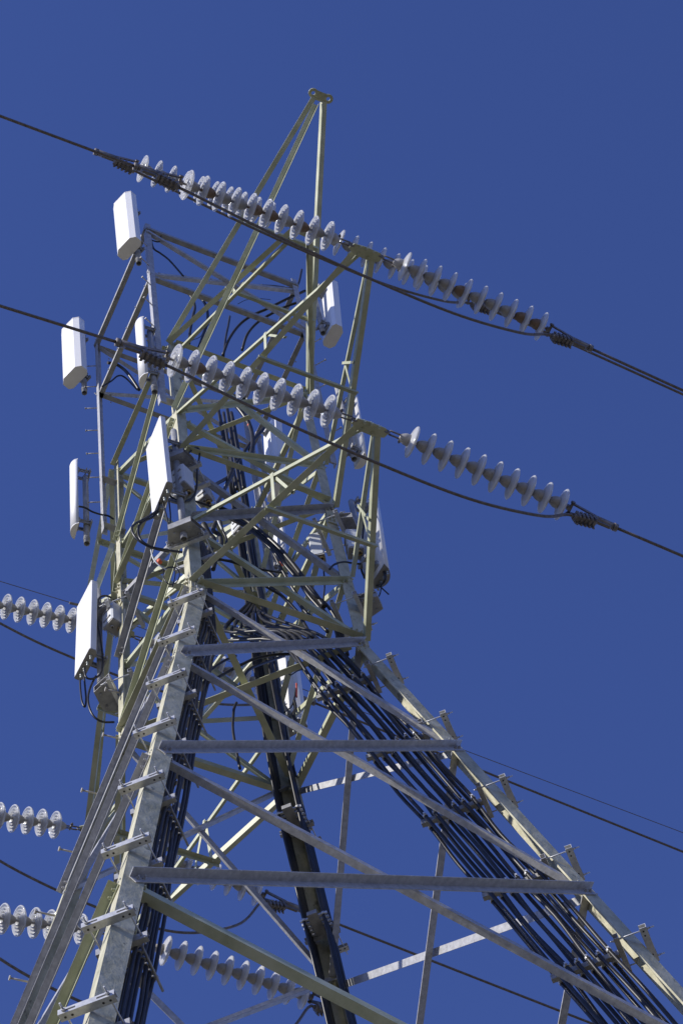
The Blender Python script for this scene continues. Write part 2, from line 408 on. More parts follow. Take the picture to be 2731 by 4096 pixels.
# ================================================================== INSULATORS, CLAMPS, CONDUCTORS
def disc_mesh():
    m = MB()
    pr = [(0.078, 0.046), (0.081, 0.068), (0.088, 0.094), (0.096, 0.114), (0.104, 0.1265), (0.111, 0.1295), (0.118, 0.1280), (0.122, 0.123), (0.120, 0.115),
          (0.100, 0.112), (0.093, 0.101), (0.121, 0.0965), (0.125, 0.093), (0.122, 0.0895), (0.090, 0.086), (0.087, 0.074), (0.126, 0.0695), (0.130, 0.067), (0.127, 0.0640),
          (0.087, 0.061), (0.086, 0.051), (0.128, 0.0465), (0.130, 0.044), (0.091, 0.038), (0.088, 0.020)]
    pr = [(x_, r_ if r_ < 0.05 else r_*1.07) for x_, r_ in pr]
    m.lathe(pr, 40, closed=True); return m.mesh('glass_disc', M['glass'])
def cap_mesh(mtr):
    m = MB(); m.lathe([(0.0, 0.0), (0.0, 0.022), (0.005, 0.029), (0.016, 0.034), (0.030, 0.042), (0.046, 0.049), (0.070, 0.052), (0.084, 0.052), (0.090, 0.047), (0.096, 0.030), (0.096, 0.0)], 24)
    m.rod(Vector((0.096, 0, 0)), Vector((0.160, 0, 0)), 0.011, 0.011, 10)
    return m.mesh('cap', mtr)
DM = disc_mesh(); CM = cap_mesh(M['cap']); CMR = cap_mesh(M['rustcap'])
PITCHD = 0.149
def orient(x):
    x = Vector(x).normalized(); y = ZV.cross(x).normalized(); z = x.cross(y)
    return Matrix((x, y, z)).transposed()
def insulator(tip, sx, droop, link, label, rusty=(), sway=0.0):
    d = Vector((sx, sway, -droop)).normalized(); st = tip+Vector((sx*0.145, 0, -0.012))
    R3 = orient(d)
    root = thing('insulator_string', st, label, 'insulator', 'glass insulator strings at the arm tips')
    root.rotation_euler = R3.to_euler()
    m = MB()
    a = [Vector((0.0+math.cos(t)*0.022-0.0, 0, math.sin(t)*0.022)) for t in [i*math.pi/6 for i in range(13)]]
    m.tube(a, 0.008, 6, 2)
    nl = max(1, int(round(link/0.09)))
    for i in range(nl):
        x0 = 0.02+i*(link-0.02)/nl; x1 = 0.02+(i+1)*(link-0.02)/nl+0.012; w = 0.017
        ax = Vector((0, 1, 0)) if i % 2 == 0 else Vector((0, 0, 1))
        m.tube([Vector((x0, 0, 0))+ax*w, Vector((x1, 0, 0))+ax*w], 0.0075, 6, 1)
        m.tube([Vector((x0, 0, 0))-ax*w, Vector((x1, 0, 0))-ax*w], 0.0075, 6, 1)
        m.rod(Vector((x1, 0, 0))-ax*0.03, Vector((x1, 0, 0))+ax*0.034, 0.010, 0.010, 8); m.bolt(Vector((x1, 0, 0))+ax*0.03, ax, 0.015)
    o = bpy.data.objects.new('shackle', m.mesh('shackle', M['clamp'])); COL.objects.link(o); o.parent = root
    x = link
    for i in range(10):
        o = bpy.data.objects.new('disc', DM); COL.objects.link(o); o.parent = root; o.location = (x+i*PITCHD, 0, 0)
        o.rotation_euler = (random.uniform(0, 6.28), 0, 0)
        cpo = bpy.data.objects.new('cap', CMR if i in rusty else CM); COL.objects.link(cpo); cpo.parent = o
    end = st+d*(link+10*PITCHD+0.02)
    return end, d, R3
CLM = None
def clamp_mesh(mir):
    m = MB()
    m.rod((0, -0.05, 0), (0, 0.05, 0), 0.013, 0.013, 10); m.box((-0.012, 0, 0), (0.02, 0, 0), (0, 0.018, 0), (0, 0, 0.022))
    for s in (-1, 1):
        m.sweep([(-0.02, -0.006), (0.02, -0.006), (0.02, 0.006), (-0.02, 0.006)], Vector((0, s*0.045, 0)), Vector((0.22, s*0.022, -0.01)), Vector((0, 0, 1)), Vector((0, 1, 0)))
        m.rod((0, s*0.048, 0), (0, s*0.062, 0), 0.02, 0.02, 8)
    m.rod((0.16, 0, -0.008), (0.40, 0, -0.012), 0.033, 0.031, 14); m.rod((0.39, 0, -0.012), (0.425, 0, -0.012), 0.036, 0.034, 14)
    m.box((0.27, 0, -0.045), (0.10, 0, 0.0), (0, 0.012, 0), (0.02, 0, 0.03))
    # jumper pad: ribbed keeper with two rows of bolts
    p0, p1 = Vector((0.035, 0, -0.145)), Vector((0.225, 0, -0.075)); al = (p1-p0).normalized(); up = Vector((-al.z, 0, al.x))
    m.rod(p0-al*0.02, p1, 0.030, 0.027, 12); m.box(p0.lerp(p1, 0.5)+up*0.0, (p1-p0)*0.5, (0, 0.036, 0), up*0.012)
    for i in range(5):
        c = p0.lerp(p1, 0.06+0.2*i)
        m.box(c, al*0.011, (0, 0.043, 0), up*0.034)
        for s in (-1, 1):
            m.rod(c+Vector((0, s*0.033, 0))-up*0.02, c+Vector((0, s*0.033, 0))-up*0.062, 0.008, 0.008, 6)
            m.bolt(c+Vector((0, s*0.033, 0))-up*0.030, -up, 0.013, 0.014)
    return m.mesh('clamp_body', M['clamp'])
CLM = clamp_mesh(1)
def clamp(end, d, R3, label):
    o = bpy.data.objects.new('dead_end_clamp', CLM); COL.objects.link(o); o.location = end+d*0.02; o.rotation_euler = R3.to_euler()
    tag(o, label, 'clamp', 'wire end clamps')
    pj = o.location+R3 @ Vector((0.02, 0, -0.15)); pc = o.location+R3 @ Vector((0.42, 0, -0.012))
    dj = R3 @ Vector((-0.94, 0, -0.34))
    return pj, pc, dj
def conductor(p, d0, slope0, curve, label, sx, sway=0.0, r=0.0135, length=140.0):
    pts = [Vector(p)]
    for i in range(1, 41):
        s = length*(i/40)**1.7
        pts.append(Vector(p)+Vector((sx*s, sway*s, -slope0*s+curve*s*s)))
    m = MB(); m.tube(pts, r, 8, 1, False)
    o = m.build('conductor', M['wire']); tag(o, label, 'wire', 'overhead line wires'); return o
def jumper(a, da, b, db, sag, label):
    n = 26; pts = []
    mid = (a+b)*0.5+Vector((0, 0, -sag))
    L = (b-a).length
    dn = Vector((0, 0, -sag)); ctrl = [a, a+da*L*0.05, a.lerp(b, 0.25)+dn*0.62, a.lerp(b, 0.5)+dn*1.0, a.lerp(b, 0.72)+dn*1.08, a.lerp(b, 0.9)+dn*0.62, b+db*L*0.02, b]
    m = MB(); m.tube(ctrl, 0.0135, 8, 8); o = m.build('jumper_wire', M['wire']); tag(o, label, 'wire', 'jumper loops under the arms')
ARMN = {1: 'middle', 2: 'lowest', 3: 'top'}
SIDE = {-1: 'near', 1: 'far'}
# droop of the string and of the wire on each side, from the lie of the line
SPEC = {(-1, 1): (0.055, 0.16, 0.03, 0.21), (-1, 2): (0.085, 0.13, 0.13, 0.145), (-1, 3): (0.045, 0.13, 0.03, 0.20),
        (1, 1): (0.26, 0.10, 0.22, 0.14), (1, 2): (0.26, 0.03, 0.22, 0.12), (1, 3): (0.24, 0.06, 0.20, 0.14)}
RUST = {(-1, 1, -1): (2, 4, 5, 8), (-1, 2, -1): (8,), (-1, 1, 1): (4, 8, 9), (-1, 2, 1): (), (1, 3, -1): (1,)}
for (sy, k), tip in TIPS.items():
    dl, dr_, cl, cr = SPEC[(sy, k)]; res = {}
    for sx, dr, cd in ((-1, dl, cl), (1, dr_, cr)):
        sd = 'left' if sx < 0 else 'right'
        lk = 0.115 if (sx > 0 and sy < 0 and k == 2) else (0.12 if sy < 0 else 0.15)
        where = {(-1, 1): 'upper plate of the near side', (-1, 2): 'lower plate of the near side',
                 (-1, 3): 'near arm hidden behind the front string'}.get((sy, k), '%s far arm behind the tower' % ARMN[k])
        end, d, R3 = insulator(tip, sx, dr, lk, 'glass disc string going %s from the %s' % (sd, where), RUST.get((sy, k, sx), ()))
        pj, pc, dj = clamp(end, d, R3, 'bolted clamp ending the %s string of the %s' % (sd, where))
        conductor(pc, d, cd, 0.0004, 'dark wire leaving to the %s from the %s' % (sd, where), sx)
        res[sx] = (pj, dj)
    jumper(res[-1][0], res[-1][1], res[1][0], res[1][1], 0.40 if sy < 0 else (0.55 if k == 3 else 0.80), 'jumper loop slung under the %s' % where)
# earth wire on the far peak
Tb = U(0, 4.16, 8.91)
for sx in (-1, 1):
    o = conductor(Tb+Vector((sx*0.11, 0.02, 0)), None, 0.06 if sx < 0 else 0.09, 0.0004, 'thin earth wire running %s from the far peak' % ('left' if sx < 0 else 'right'), sx, 0, 0.0045)
    m = MB(); q = Tb+Vector((sx*0.09, 0.02, 0)); m.tube([q+Vector((0, 0, 0.02)), q+Vector((sx*0.06, 0, 0.0)), q+Vector((sx*0.16, 0, -0.02))], 0.016, 8)
    tag(m.build('wire_grip', M['clamp']), 'small grip holding the %s earth wire at the far peak' % ('left' if sx < 0 else 'right'), 'clamp')

# ================================================================== MAST FRAME above the cage
WP = 1.17; YP = 0.97
frame = thing('antenna_frame', U(0, 0, 4.7), 'grey galvanised frame of four posts and crossed bars standing round the tower top', 'frame')
POST = {}
for nm, x, y in (('front_left', -WP, -YP), ('back_left', -WP, YP), ('front_right', WP, -YP), ('back_right', WP, YP)):
    m = MB(); sx = 1 if x > 0 else -1; sy = 1 if y > 0 else -1
    m.angle(U(x, y, 4.62), U(x, y, 10.75), Vector((-sx, 0, 0)), Vector((0, -sy, 0)), 0.062, 0.006)
    p = m.build('post', M['galv'], frame)
    for k in range(7):
        z = 5.5+k*0.72; b = MB(); d = Vector((sx*0.9, 0.4*sy, 0)).normalized() if sx < 0 else Vector((0.6, -0.8, 0)); q = U(x, y, z)
        b.rod(q, q+d*0.12, 0.006); b.rod(q+d*0.12, q+d*0.13, 0.013, 0.013, 8); b.build('step_bolt', M['cap'], p)
    for z in (4.78, 6.1):
        b = MB(); c = {('front_left'): 'A', 'back_left': 'D', 'front_right': 'B', 'back_right': 'C'}[nm]
        b.angle(U(x, y, z), N(c, z)+Vector((-sx*0.08, 0, 0)), Vector((0, -sy, 0)), ZV, 0.07, 0.006); b.build('bracket_arm', M['galv'], frame)
PC = [(-WP, -YP), (WP, -YP), (WP, YP), (-WP, YP)]
for i in range(4):
    a, b = PC[i], PC[(i+1) % 4]; al = (Vector((b[0], b[1], 0))-Vector((a[0], a[1], 0))).normalized(); outw = Vector((al.y, -al.x, 0))
    for z0, z1, e, sz, tt in ((10.5, 10.5, 1, 0.055, 'galvold'), (8.75, 8.75, -1, 0.055, 'galvold'), (10.4, 8.85, 1, 0.045, 'galv'), (8.85, 10.4, -1, 0.045, 'galv')):
        if i in (1, 3) and z0 != z1: continue
        m = MB(); p0 = U(a[0], a[1], z0)+outw*0.004; p1 = U(b[0], b[1], z1)+outw*0.004; d = (p1-p0).normalized()
        e1 = ZV-d*ZV.dot(d); e1.normalize(); q = -outw if e > 0 else outw
        m.angle(p0-q*0.012*(2 if z0 < z1 else 1), p1-q*0.012*(2 if z0 < z1 else 1), e1, -outw, sz, 0.005)
        for k in range(6):
            m.bolt(p0.lerp(p1, 0.06+k*0.17)-ZV*0.0+outw*0.0, -ZV, 0.008, 0.006)
        m.build('cross_bar', M[tt], frame)

# ================================================================== ANTENNAS
def antenna(name, label, base, width, depth, height, az, tilt, shape, pipe_off, group, pipe_len=None, cap='radcap', conn=4, pipe=True, pipelabel=None):
    """base: middle of the bottom end (tower units); az: heading of the front face in degrees from +x; sizes in metres"""
    loc = P(base)
    root = thing('panel_antenna', loc, label, 'antenna', group)
    root.rotation_euler = (0, tilt, math.radians(az))
    hw = width/2
    if shape == 'oct':
        pr = [(depth*0.5, -hw*0.62), (depth*0.5, hw*0.62), (depth*0.22, hw), (-depth*0.3, hw), (-depth*0.5, hw*0.72), (-depth*0.5, -hw*0.72), (-depth*0.3, -hw), (depth*0.22, -hw)]
    elif shape == 'round':
        pr = [(-depth*0.5+depth*math.sin(math.pi*i/12)**0.55, -hw+width*i/12) for i in range(13)]
    else:
        pr = [(depth*0.5-0.008, -hw), (depth*0.5, -hw+0.012), (depth*0.5, hw-0.012), (depth*0.5-0.008, hw), (-depth*0.25, hw), (-depth*0.5, hw*0.8), (-depth*0.5, -hw*0.8), (-depth*0.25, -hw)]
    X = Vector((1, 0, 0)); Y = Vector((0, 1, 0)); Zv = Vector((0, 0, 1))
    def put(m, nm, mt, par=root):
        o = bpy.data.objects.new(nm, m.mesh(nm, mt)); COL.objects.link(o); o.parent = par; return o
    m = MB(); m.sweep(pr, Zv*0.012, Zv*(height-0.012), X, Y, smooth=(shape == 'round')); rd = put(m, 'radome', M['radome'])
    m = MB(); pc = [(a*1.03, b*1.015) for a, b in pr]
    m.sweep(pc, Zv*0.0, Zv*0.014, X, Y); put(m, 'bottom_cap', M[cap])
    m = MB(); m.sweep(pc, Zv*(height-0.014), Zv*height, X, Y); put(m, 'top_cap', M['radcap'])
    for i in range(conn):
        m = MB(); y = -hw*0.62+1.24*hw*i/max(1, conn-1); xx = 0.0
        m.rod((xx, y, -0.03), (xx, y, 0.002), 0.014, 0.014, 10); m.rod((xx, y, -0.07), (xx, y, -0.028), 0.010, 0.012, 10); put(m, 'connector', M['bolt'])
    if pipe:
        px = -depth*0.5-pipe_off
        for z in (0.16, height-0.16):
            m = MB(); m.box(((-depth*0.5+px)/2, 0.045, z), (pipe_off*0.5+0.03, 0, 0), (0, 0.006, 0), (0, 0, 0.03))
            m.box(((-depth*0.5+px)/2, -0.045, z), (pipe_off*0.5+0.03, 0, 0), (0, 0.006, 0), (0, 0, 0.03))
            m.rod((px, -0.07, z+0.035), (px, 0.07, z+0.035), 0.006); m.rod((px-0.05, 0.055, z), (px+0.07, 0.055, z), 0.007); m.rod((px-0.05, -0.055, z), (px+0.07, -0.055, z), 0.007)
            m.box((px-0.036, 0, z), (0.008, 0, 0), (0, 0.07, 0), (0, 0, 0.03)); m.box((-depth*0.5-0.012, 0, z), (0.012, 0, 0), (0, 0.06, 0), (0, 0, 0.04))
            put(m, 'clamp_bracket', M['galvold'])
        Rm = Matrix.Rotation(math.radians(az), 3, 'Z')
        q = loc+Rm @ Vector((px, 0, 0)); L = pipe_len or (-0.12, height+0.05)
        m = MB(); m.pipe(q+ZV*L[0], q+ZV*L[1], 0.030, 0.004)
        for z in (L[0]+0.07, L[0]+0.10): m.rod(q+ZV*z, q+ZV*(z+0.012), 0.034, 0.034, 16)
        o = m.build('mounting_pipe', M['galvold']); tag(o, pipelabel or ('grey pipe behind the '+' '.join(label.split()[:12])), 'pipe', 'antenna pipes')
    return root
GA = 'panel antennas on the tower'
antenna('a', 'octagonal white antenna highest at the left front corner of the frame', (-1.48, -1.03, 9.30), 0.29, 0.145, 1.40, 180+20, math.radians(1), 'oct', 0.06, GA, (-0.22, 1.2), conn=0)
antenna('a', 'octagonal white antenna crossed by the left wire at the far left of the frame', (-1.47, 1.02, 9.28), 0.30, 0.155, 1.36, 180+20, math.radians(1), 'oct', 0.06, GA, (-0.22, 1.2), conn=0)
antenna('a', 'slim white antenna beside the dark clamp at the lower left front post', (-1.40, -0.98, 5.0), 0.185, 0.060, 1.42, 180-6, math.radians(0), 'round', 0.085, GA, (-0.20, 1.3), conn=0)
antenna('a', 'slim white antenna lowest on the far left post', (-1.47, 1.14, 4.80), 0.185, 0.060, 1.46, 180-8, math.radians(0), 'round', 0.10, GA, (-0.22, 1.25), conn=0)
antenna('a', 'octagonal white antenna seen from behind right of the top posts', (1.50, -1.07, 8.72), 0.28, 0.14, 1.42, 5, math.radians(4), 'oct', 0.06, GA, (-0.05, 1.4), conn=0)
antenna('a', 'slim white antenna peeping out behind the lowest near arm plate', (1.46, -1.1, 4.63), 0.20, 0.07, 1.46, 5, math.radians(3), 'round', 0.06, GA, (-0.02, 1.7), conn=0)
antenna('a', 'white antenna behind the glass discs at the back right post', (1.50, 1.04, 7.85), 0.28, 0.14, 1.75, 5, math.radians(3), 'oct', 0.06, GA, (-0.05, 1.4), conn=0)
antenna('a', 'narrow white antenna low on the back right post', (1.46, 1.18, 5.5), 0.20, 0.07, 1.46, 5, math.radians(3), 'round', 0.06, GA, (-0.1, 1.7), conn=0)
antenna('a', 'broad flat white antenna fixed to the near left leg above the step brackets', (-1.31, -1.09, 1.56), 0.37, 0.07, 1.36, 180-2, math.radians(0.5), 'flat', 0.13, GA, (-0.62, 1.55), cap='dullcap')
antenna('a', 'broad flat white antenna on the far left leg above hanging cables', (-1.33, 1.17, 1.60), 0.335, 0.08, 1.32, 180+3, math.radians(-1.5), 'flat', 0.10, GA, (-0.3, 1.5), cap='dullcap')
antenna('a', 'pale antenna with light streaks outside the right leg behind the arm chord', (1.42, -1.0, 1.72), 0.27, 0.12, 1.55, 6, math.radians(3), 'round', 0.10, GA, (-0.5, 1.4), cap='dullcap')
antenna('a', 'white antenna deep inside behind the black cables at the rear leg', (1.33, 1.36, 2.0), 0.30, 0.12, 1.60, 35, math.radians(2), 'flat', 0.10, GA, (-0.3, 1.4), cap='dullcap')

def radio(label, c, w, d, h, az, tiltx=0.0, conn='brass'):
    """grey radio unit: ribbed case, lid, connectors underneath; c = centre of its bottom in tower units"""
    root = thing('radio_unit', P(c), label, 'radio unit', 'grey radio units'); root.rotation_euler = (tiltx, 0, math.radians(az))
    def put(m, nm, mt):
        o = bpy.data.objects.new(nm, m.mesh(nm, mt)); COL.objects.link(o); o.parent = root
    m = MB(); pr = [(-w/2+0.012, -d/2), (w/2-0.012, -d/2), (w/2, -d/2+0.02), (w/2, d/2), (-w/2, d/2), (-w/2, -d/2+0.02)]
    m.sweep(pr, Vector((0, 0, 0.02)), Vector((0, 0, h)), Vector((1, 0, 0)), Vector((0, 1, 0)))
    put(m, 'case', M['box'])
    m = MB()
    for i in range(7): m.box((-w/2+w*(i+0.5)/7, d/2+0.012, h*0.5), (0.003, 0, 0), (0, 0.012, 0), (0, 0, h*0.44))
    put(m, 'cooling_fins', M['box'])
    m = MB(); m.box((0, 0, 0.01), (w*0.47, 0, 0), (0, d*0.46, 0), (0, 0, 0.0105)); put(m, 'bottom_plate', M['dullcap'])
    for x, y, r, mt in ((w*0.22, -d*0.15, 0.024, M['brass']), (-w*0.2, 0.0, 0.018, M['dullcap'])):
        m = MB(); m.pipe((x, y, -0.03), (x, y, 0.001), r, 0.006, 14); put(m, 'socket', mt)
    m = MB()
    for z in (h*0.28, h*0.72): m.rod((-w/2-0.002, -d*0.25, z), (-w/2-0.012, -d*0.25, z), 0.01, 0.01, 8); m.box((-w/2-0.004, d*0.1, z), (0.004, 0, 0), (0, d*0.3, 0), (0, 0, 0.008))
    put(m, 'latch', M['dullcap'])
radio('grey box right beside the broad antenna on the near left leg', at(738, 1962, 1, -1.08), 0.15, 0.13, 0.36, 25)
radio('smaller grey box hanging right of the larger box at the near left leg', at(822, 2005, 1, -0.80), 0.09, 0.12, 0.30, 30)
radio('grey box beside the broad antenna on the far left leg', at(462, 2512, 1, 0.98), 0.17, 0.14, 0.33, 15)
radio('light grey box inside the right leg below the blue grey brace', at(1276, 2237, 1, -0.75), 0.12, 0.10, 0.36, -35, 0.1)
radio('grey box outside the right leg behind the thin upper chord', at(1424, 2215, 0, 1.12), 0.14, 0.13, 0.36, -20)
radio('grey box half hidden among cables under the near left antenna brackets', at(962, 2130, 1, 0.1), 0.10, 0.10, 0.24, 15)

# pipe support brackets on the three legs
def pipe_bracket(label, c, z, off, k=1.0):
    sx, sy = SG[c]; root = thing('pipe_bracket', N(c, z), label, 'bracket', 'steel brackets holding the antenna pipes')
    o = N(c, z); dg = Vector((sx, sy, 0)).normalized(); tg = Vector((-sy, sx, 0)).normalized()
    m = MB(); q = o+dg*0.03
    m.sweep([(-0.19*k, 0.0), (0.19*k, 0.0), (0.11*k, off), (-0.11*k, off)], q-ZV*0.045, q-ZV*0.039, tg, dg)
    m.sweep([(-0.19*k, 0.0), (0.19*k, 0.0), (0.11*k, off), (-0.11*k, off)], q+ZV*0.045, q+ZV*0.039, tg, dg)
    m.box(q+dg*0.004, tg*0.19*k, dg*0.004, ZV*0.044); m.box(q+dg*(off-0.004), tg*0.11*k, dg*0.004, ZV*0.038)
    for s in (-0.06, 0.06): m.box(q+dg*off*0.5+tg*s, tg*0.003, dg*off*0.45, ZV*0.038)
    for a, b in ((-0.13*k, 0.04), (0.13*k, 0.04), (-0.07*k, off-0.05), (0.07*k, off-0.05)): m.bolt(q+tg*a+dg*b-ZV*0.045, -ZV, 0.012)
    m.build('bracket_plate', M['galvold'], root)
    m = MB()
    for s, dd in ((1, 0.022), (-1, -0.15)):
        m.channel(o+dg*dd-ZV*0.07, tg*0.2, ZV, dg*(1 if s > 0 else -1), 0.05, 0.036, 0.004)
    m.build('clamp_channel', M['zinc'], root)
    for s in (-0.16, 0.16):
        m = MB(); m.rod(o+tg*s-dg*0.2-ZV*0.07, o+tg*s+dg*0.12-ZV*0.07, 0.006); m.bolt(o+tg*s+dg*0.075-ZV*0.07, dg, 0.013); m.build('threaded_rod', M['zinc'], root)
for c, nm in (('A', 'near left'), ('D', 'far left'), ('B', 'right')):
    pipe_bracket('lower grey bracket box at the foot of the antenna pipe on the %s leg' % nm, c, 0.95 if c != 'B' else 0.75, 0.18, 0.95 if c != 'B' else 0.62)
    pipe_bracket('upper grey bracket box holding the antenna pipe to the %s leg' % nm, c, 2.75, 0.17 if c != 'B' else 0.13, 0.85 if c != 'B' else 0.6)

# ================================================================== CABLE RACKS on three legs
ORD = ['topmost', 'second', 'third', 'fourth', 'fifth', 'sixth', 'seventh', 'eighth', 'ninth']
LEGN = {'A': 'near left', 'B': 'right', 'C': 'rear'}
RZ = [-0.75-1.44*k for k in range(9)]
ROW = {'A': [0.19+0.048*i for i in range(6)], 'B': [0.225+0.076*i for i in range(6)], 'C': [0.10+0.042*i for i in range(7)]}
LAY = {'A': 0.062, 'B': 0.058, 'C': 0.085}
def frame_at(c, z):
    sx, sy = SG[c]; o = N(c, z); dg = Vector((sx, sy, 0)).normalized(); tg = Vector((-sy, sx, 0)).normalized()
    dn = (N(c, z-0.5)-N(c, z+0.5)).normalized(); return o, dg, tg, dn
for c in 'ABC':
    for k, z in enumerate(RZ):
        if c == 'A' and k > 8: continue
        o, dg, tg, dn = frame_at(c, z)
        root = thing('cable_bracket', o, '%s cable bracket down from the waist on the %s leg' % (ORD[k], LEGN[c]), 'bracket', 'cable brackets clamped round the legs')
        hl = 0.152
        m = MB(); m.channel(o+dg*0.062, tg*hl, ZV, -dg, 0.040, 0.050, 0.004); m.cur = 1
        for s in (-0.8, -0.55, 0.55, 0.8): m.rod(o+dg*0.034+tg*hl*s-ZV*0.0205, o+dg*0.034+tg*hl*s-ZV*0.0216, 0.007, 0.007, 10); m.box(o+dg*0.0621+tg*hl*s*0.9, tg*0.018, dg*0.0006, ZV*0.006)
        m.build('outer_channel', [M['zinc'], M['matt']], root)
        m = MB(); m.channel(o-dg*0.135, tg*hl, ZV, -dg, 0.052, 0.036, 0.004); m.build('inner_channel', M['galv'], root)
        for s in (-0.145, 0.145):
            m = MB(); q = o+tg*s*hl/0.185; m.rod(q-dg*0.185, q+dg*0.112, 0.0055, 0.0055, 8); m.bolt(q+dg*0.064, dg, 0.011); m.bolt(q-dg*0.172, -dg, 0.011)
            m.build('threaded_rod', M['zinc'], root)
        m = MB(); r1 = ROW[c][-1]+0.05; r0 = 0.172; b0 = o-dg*r0; b1 = o-dg*r1; w = 0.019 if c != 'C' else 0.042
        h = 0.024
        m.sweep([(-w, -h), (w, -h), (w, h), (-w, h), (-w, h-0.004), (w-0.004, h-0.004), (w-0.004, -h+0.004), (-w+0.004, -h+0.004), (-w+0.004, h-0.004), (-w, h-0.004)][:4], b0, b1, tg, ZV)
        m.build('support_bar', M['galvold'], root)
        m = MB()
        for r in ROW[c]:
            for s in (-1, 1):
                p = o-dg*r+tg*s*LAY[c]
                m.box(p-tg*s*(LAY[c]-w)*0.5, tg*(LAY[c]-w)*0.5, dg*0.009, ZV*0.010)
                m.rod(p-dn*0.013, p+dn*0.013, 0.0185, 0.0185, 10); m.box(p+tg*s*0.022, tg*0.010, dg*0.007, dn*0.010)
        m.build('cable_clamp', M['zinc'] if c != 'A' else M['galvold'], root)
        if c == 'A':
            m = MB(); q = o+tg*(LAY[c]+0.03); m.rod(q-dg*0.15-dn*0.02, q-dg*(r1+0.03)+dn*0.05, 0.009, 0.009, 6); m.build('spacer_rod', M['galvold'], root)
    for s in (-1, 1):
        for i, r in enumerate(ROW[c]):
            pts = []
            zs = [RZ[-1]-3.0]+RZ[::-1]
            for z in zs:
                o, dg, tg, dn = frame_at(c, z); pts.append(o-dg*r+tg*s*LAY[c])
            # slack between the brackets
            q = []
            for a, b in zip(pts[:-1], pts[1:]):
                q.append(a)
                j = 0.010 if c == 'A' else (0.022 if c == 'B' else 0.005)
                q.append((a+b)*0.5+Vector((random.uniform(-j, j), random.uniform(-j, j), 0)))
            q.append(pts[-1])
            if c == 'B':
                o, dg, tg, dn = frame_at('B', 0.0)
                q.append(o-dg*(r*0.85+0.02)+tg*s*0.05+Vector((-0.06, 0, 0)))
                q.append(U(0.72-0.06*i, -0.42+0.05*i+0.06*s, 0.9+0.05*i))
                q.append(U(0.55-0.10*i, 0.05+0.07*i+0.05*s, 1.9)); q.append(U(0.62, 0.50+0.03*i, 3.0+0.1*i))
            elif c == 'A':
                o, dg, tg, dn = frame_at('A', 0.6); q.append(o-dg*(r*0.8)+tg*s*0.05); o, dg, tg, dn = frame_at('A', 1.6); q.append(o-dg*(r*0.9)+tg*s*0.04)
            else:
                for z in (0.4, 1.8, 3.2, 4.6, 6.0, 7.2, 8.3+0.12*i):
                    o, dg, tg, dn = frame_at('C', min(z, H3)); q.append(o+ZV*(max(0, z-H3)*S)-dg*(r*0.9+0.02+0.02*max(0, z-1))+tg*s*(0.07 if z < 4 else 0.05)+Vector((random.uniform(-.012, .012), random.uniform(-.012, .012), 0)))
            m = MB(); m.tube(q, 0.0150 if c == 'B' else 0.0128, 8, 4)
            side = {'A': {-1: 'hidden', 1: 'visible'}, 'B': {-1: 'upper', 1: 'lower'}, 'C': {-1: 'right', 1: 'left'}}[c][s]
            tag(m.build('coaxial_cable', M['cable']), 'black cable in the %s layer of the bundle running down the %s leg' % (side, LEGN[c]), 'cable',
                '%s layer of cables on the %s leg' % (side, LEGN[c]))

# ================================================================== LOOSE CABLES AND SMALL THINGS
def loose(label, pts, axis, val, r=0.009, mt='cable', off=(0, 0, 0), group=None):
    q = []
    for i, p in enumerate(pts):
        v = val if not isinstance(val, (list, tuple)) else val[0]+(val[1]-val[0])*i/(len(pts)-1)
        q.append(P(at(p[0], p[1], axis, v)))
    m = MB(); m.tube(q, r, 8, 6); return tag(m.build('feeder_cable', M[mt]), label, 'cable', group)
def z6(x, y): return (300+x/2.6133, 1700+y/2.6133)
def z7(x, y): return (300+x/2.6133, 2200+y/2.6133)
def zb(x, y): return (1050+x/2.6133, 1860+y/2.6133)
def zc(x, y): return (600+x/2.6133, 860+y/2.6133)
def zd(x, y): return (1050+x/2.6133, 2260+y/2.6133)
def ze(x, y): return (600+x/2.6133, 2260+y/2.6133)
def zf(x, y): return (600+x/2.6133, 1360+y/2.6133)
def zg(x, y): return (700+x/2.6133, 1860+y/2.6133)
def z1(x, y): return (400+x*.7015, 300+y*.7015)
def z2(x, y): return (200+x*.7015, 1300+y*.7015)
loose('black cable looping out left under the near left flat antenna', [z6(880, 810), z6(860, 890), z6(720, 985), z6(620, 1040), z6(598, 1100), z6(650, 1190), z6(780, 1270), z6(980, 1310), z6(1120, 1330)], 1, -1.05, 0.011)
loose('second black cable of the loop under the near left flat antenna', [z6(870, 905), z6(800, 970), z6(710, 1010), z6(665, 1080), z6(690, 1200), z6(820, 1285), z6(985, 1325)], 1, -1.03, 0.011)
loose('black cable dropping straight from the near left flat antenna', [z6(910, 740), z6(930, 850), z6(965, 980), z6(990, 1100)], 1, -1.08, 0.008)
loose('thin black cable returning up beside the near left flat antenna', [z6(990, 1100), z6(1000, 960), z6(985, 800)], 1, -1.07, 0.007)
loose('grey cable bending from the flat antenna to the larger grey box', [z6(960, 640), z6(970, 700), z6(1030, 770), z6(1120, 795), z6(1220, 770), z6(1270, 660), z6(1280, 460), z6(1305, 290), z6(1270, 240), z6(1190, 290), z6(1150, 380), z6(1140, 450)], 1, -1.02, 0.010)
loose('thin grey cable arching over the smaller grey box', [z6(1150, 645), z6(1250, 680), z6(1350, 665), z6(1430, 720), z6(1470, 820), z6(1490, 980), z6(1540, 1100)], 1, -0.85, 0.008, 'box')
loose('black cable crossing down behind the lit upper chord', [z6(1090, 710), z6(1200, 775), z6(1330, 820), z6(1450, 860)], 1, -0.95, 0.010)
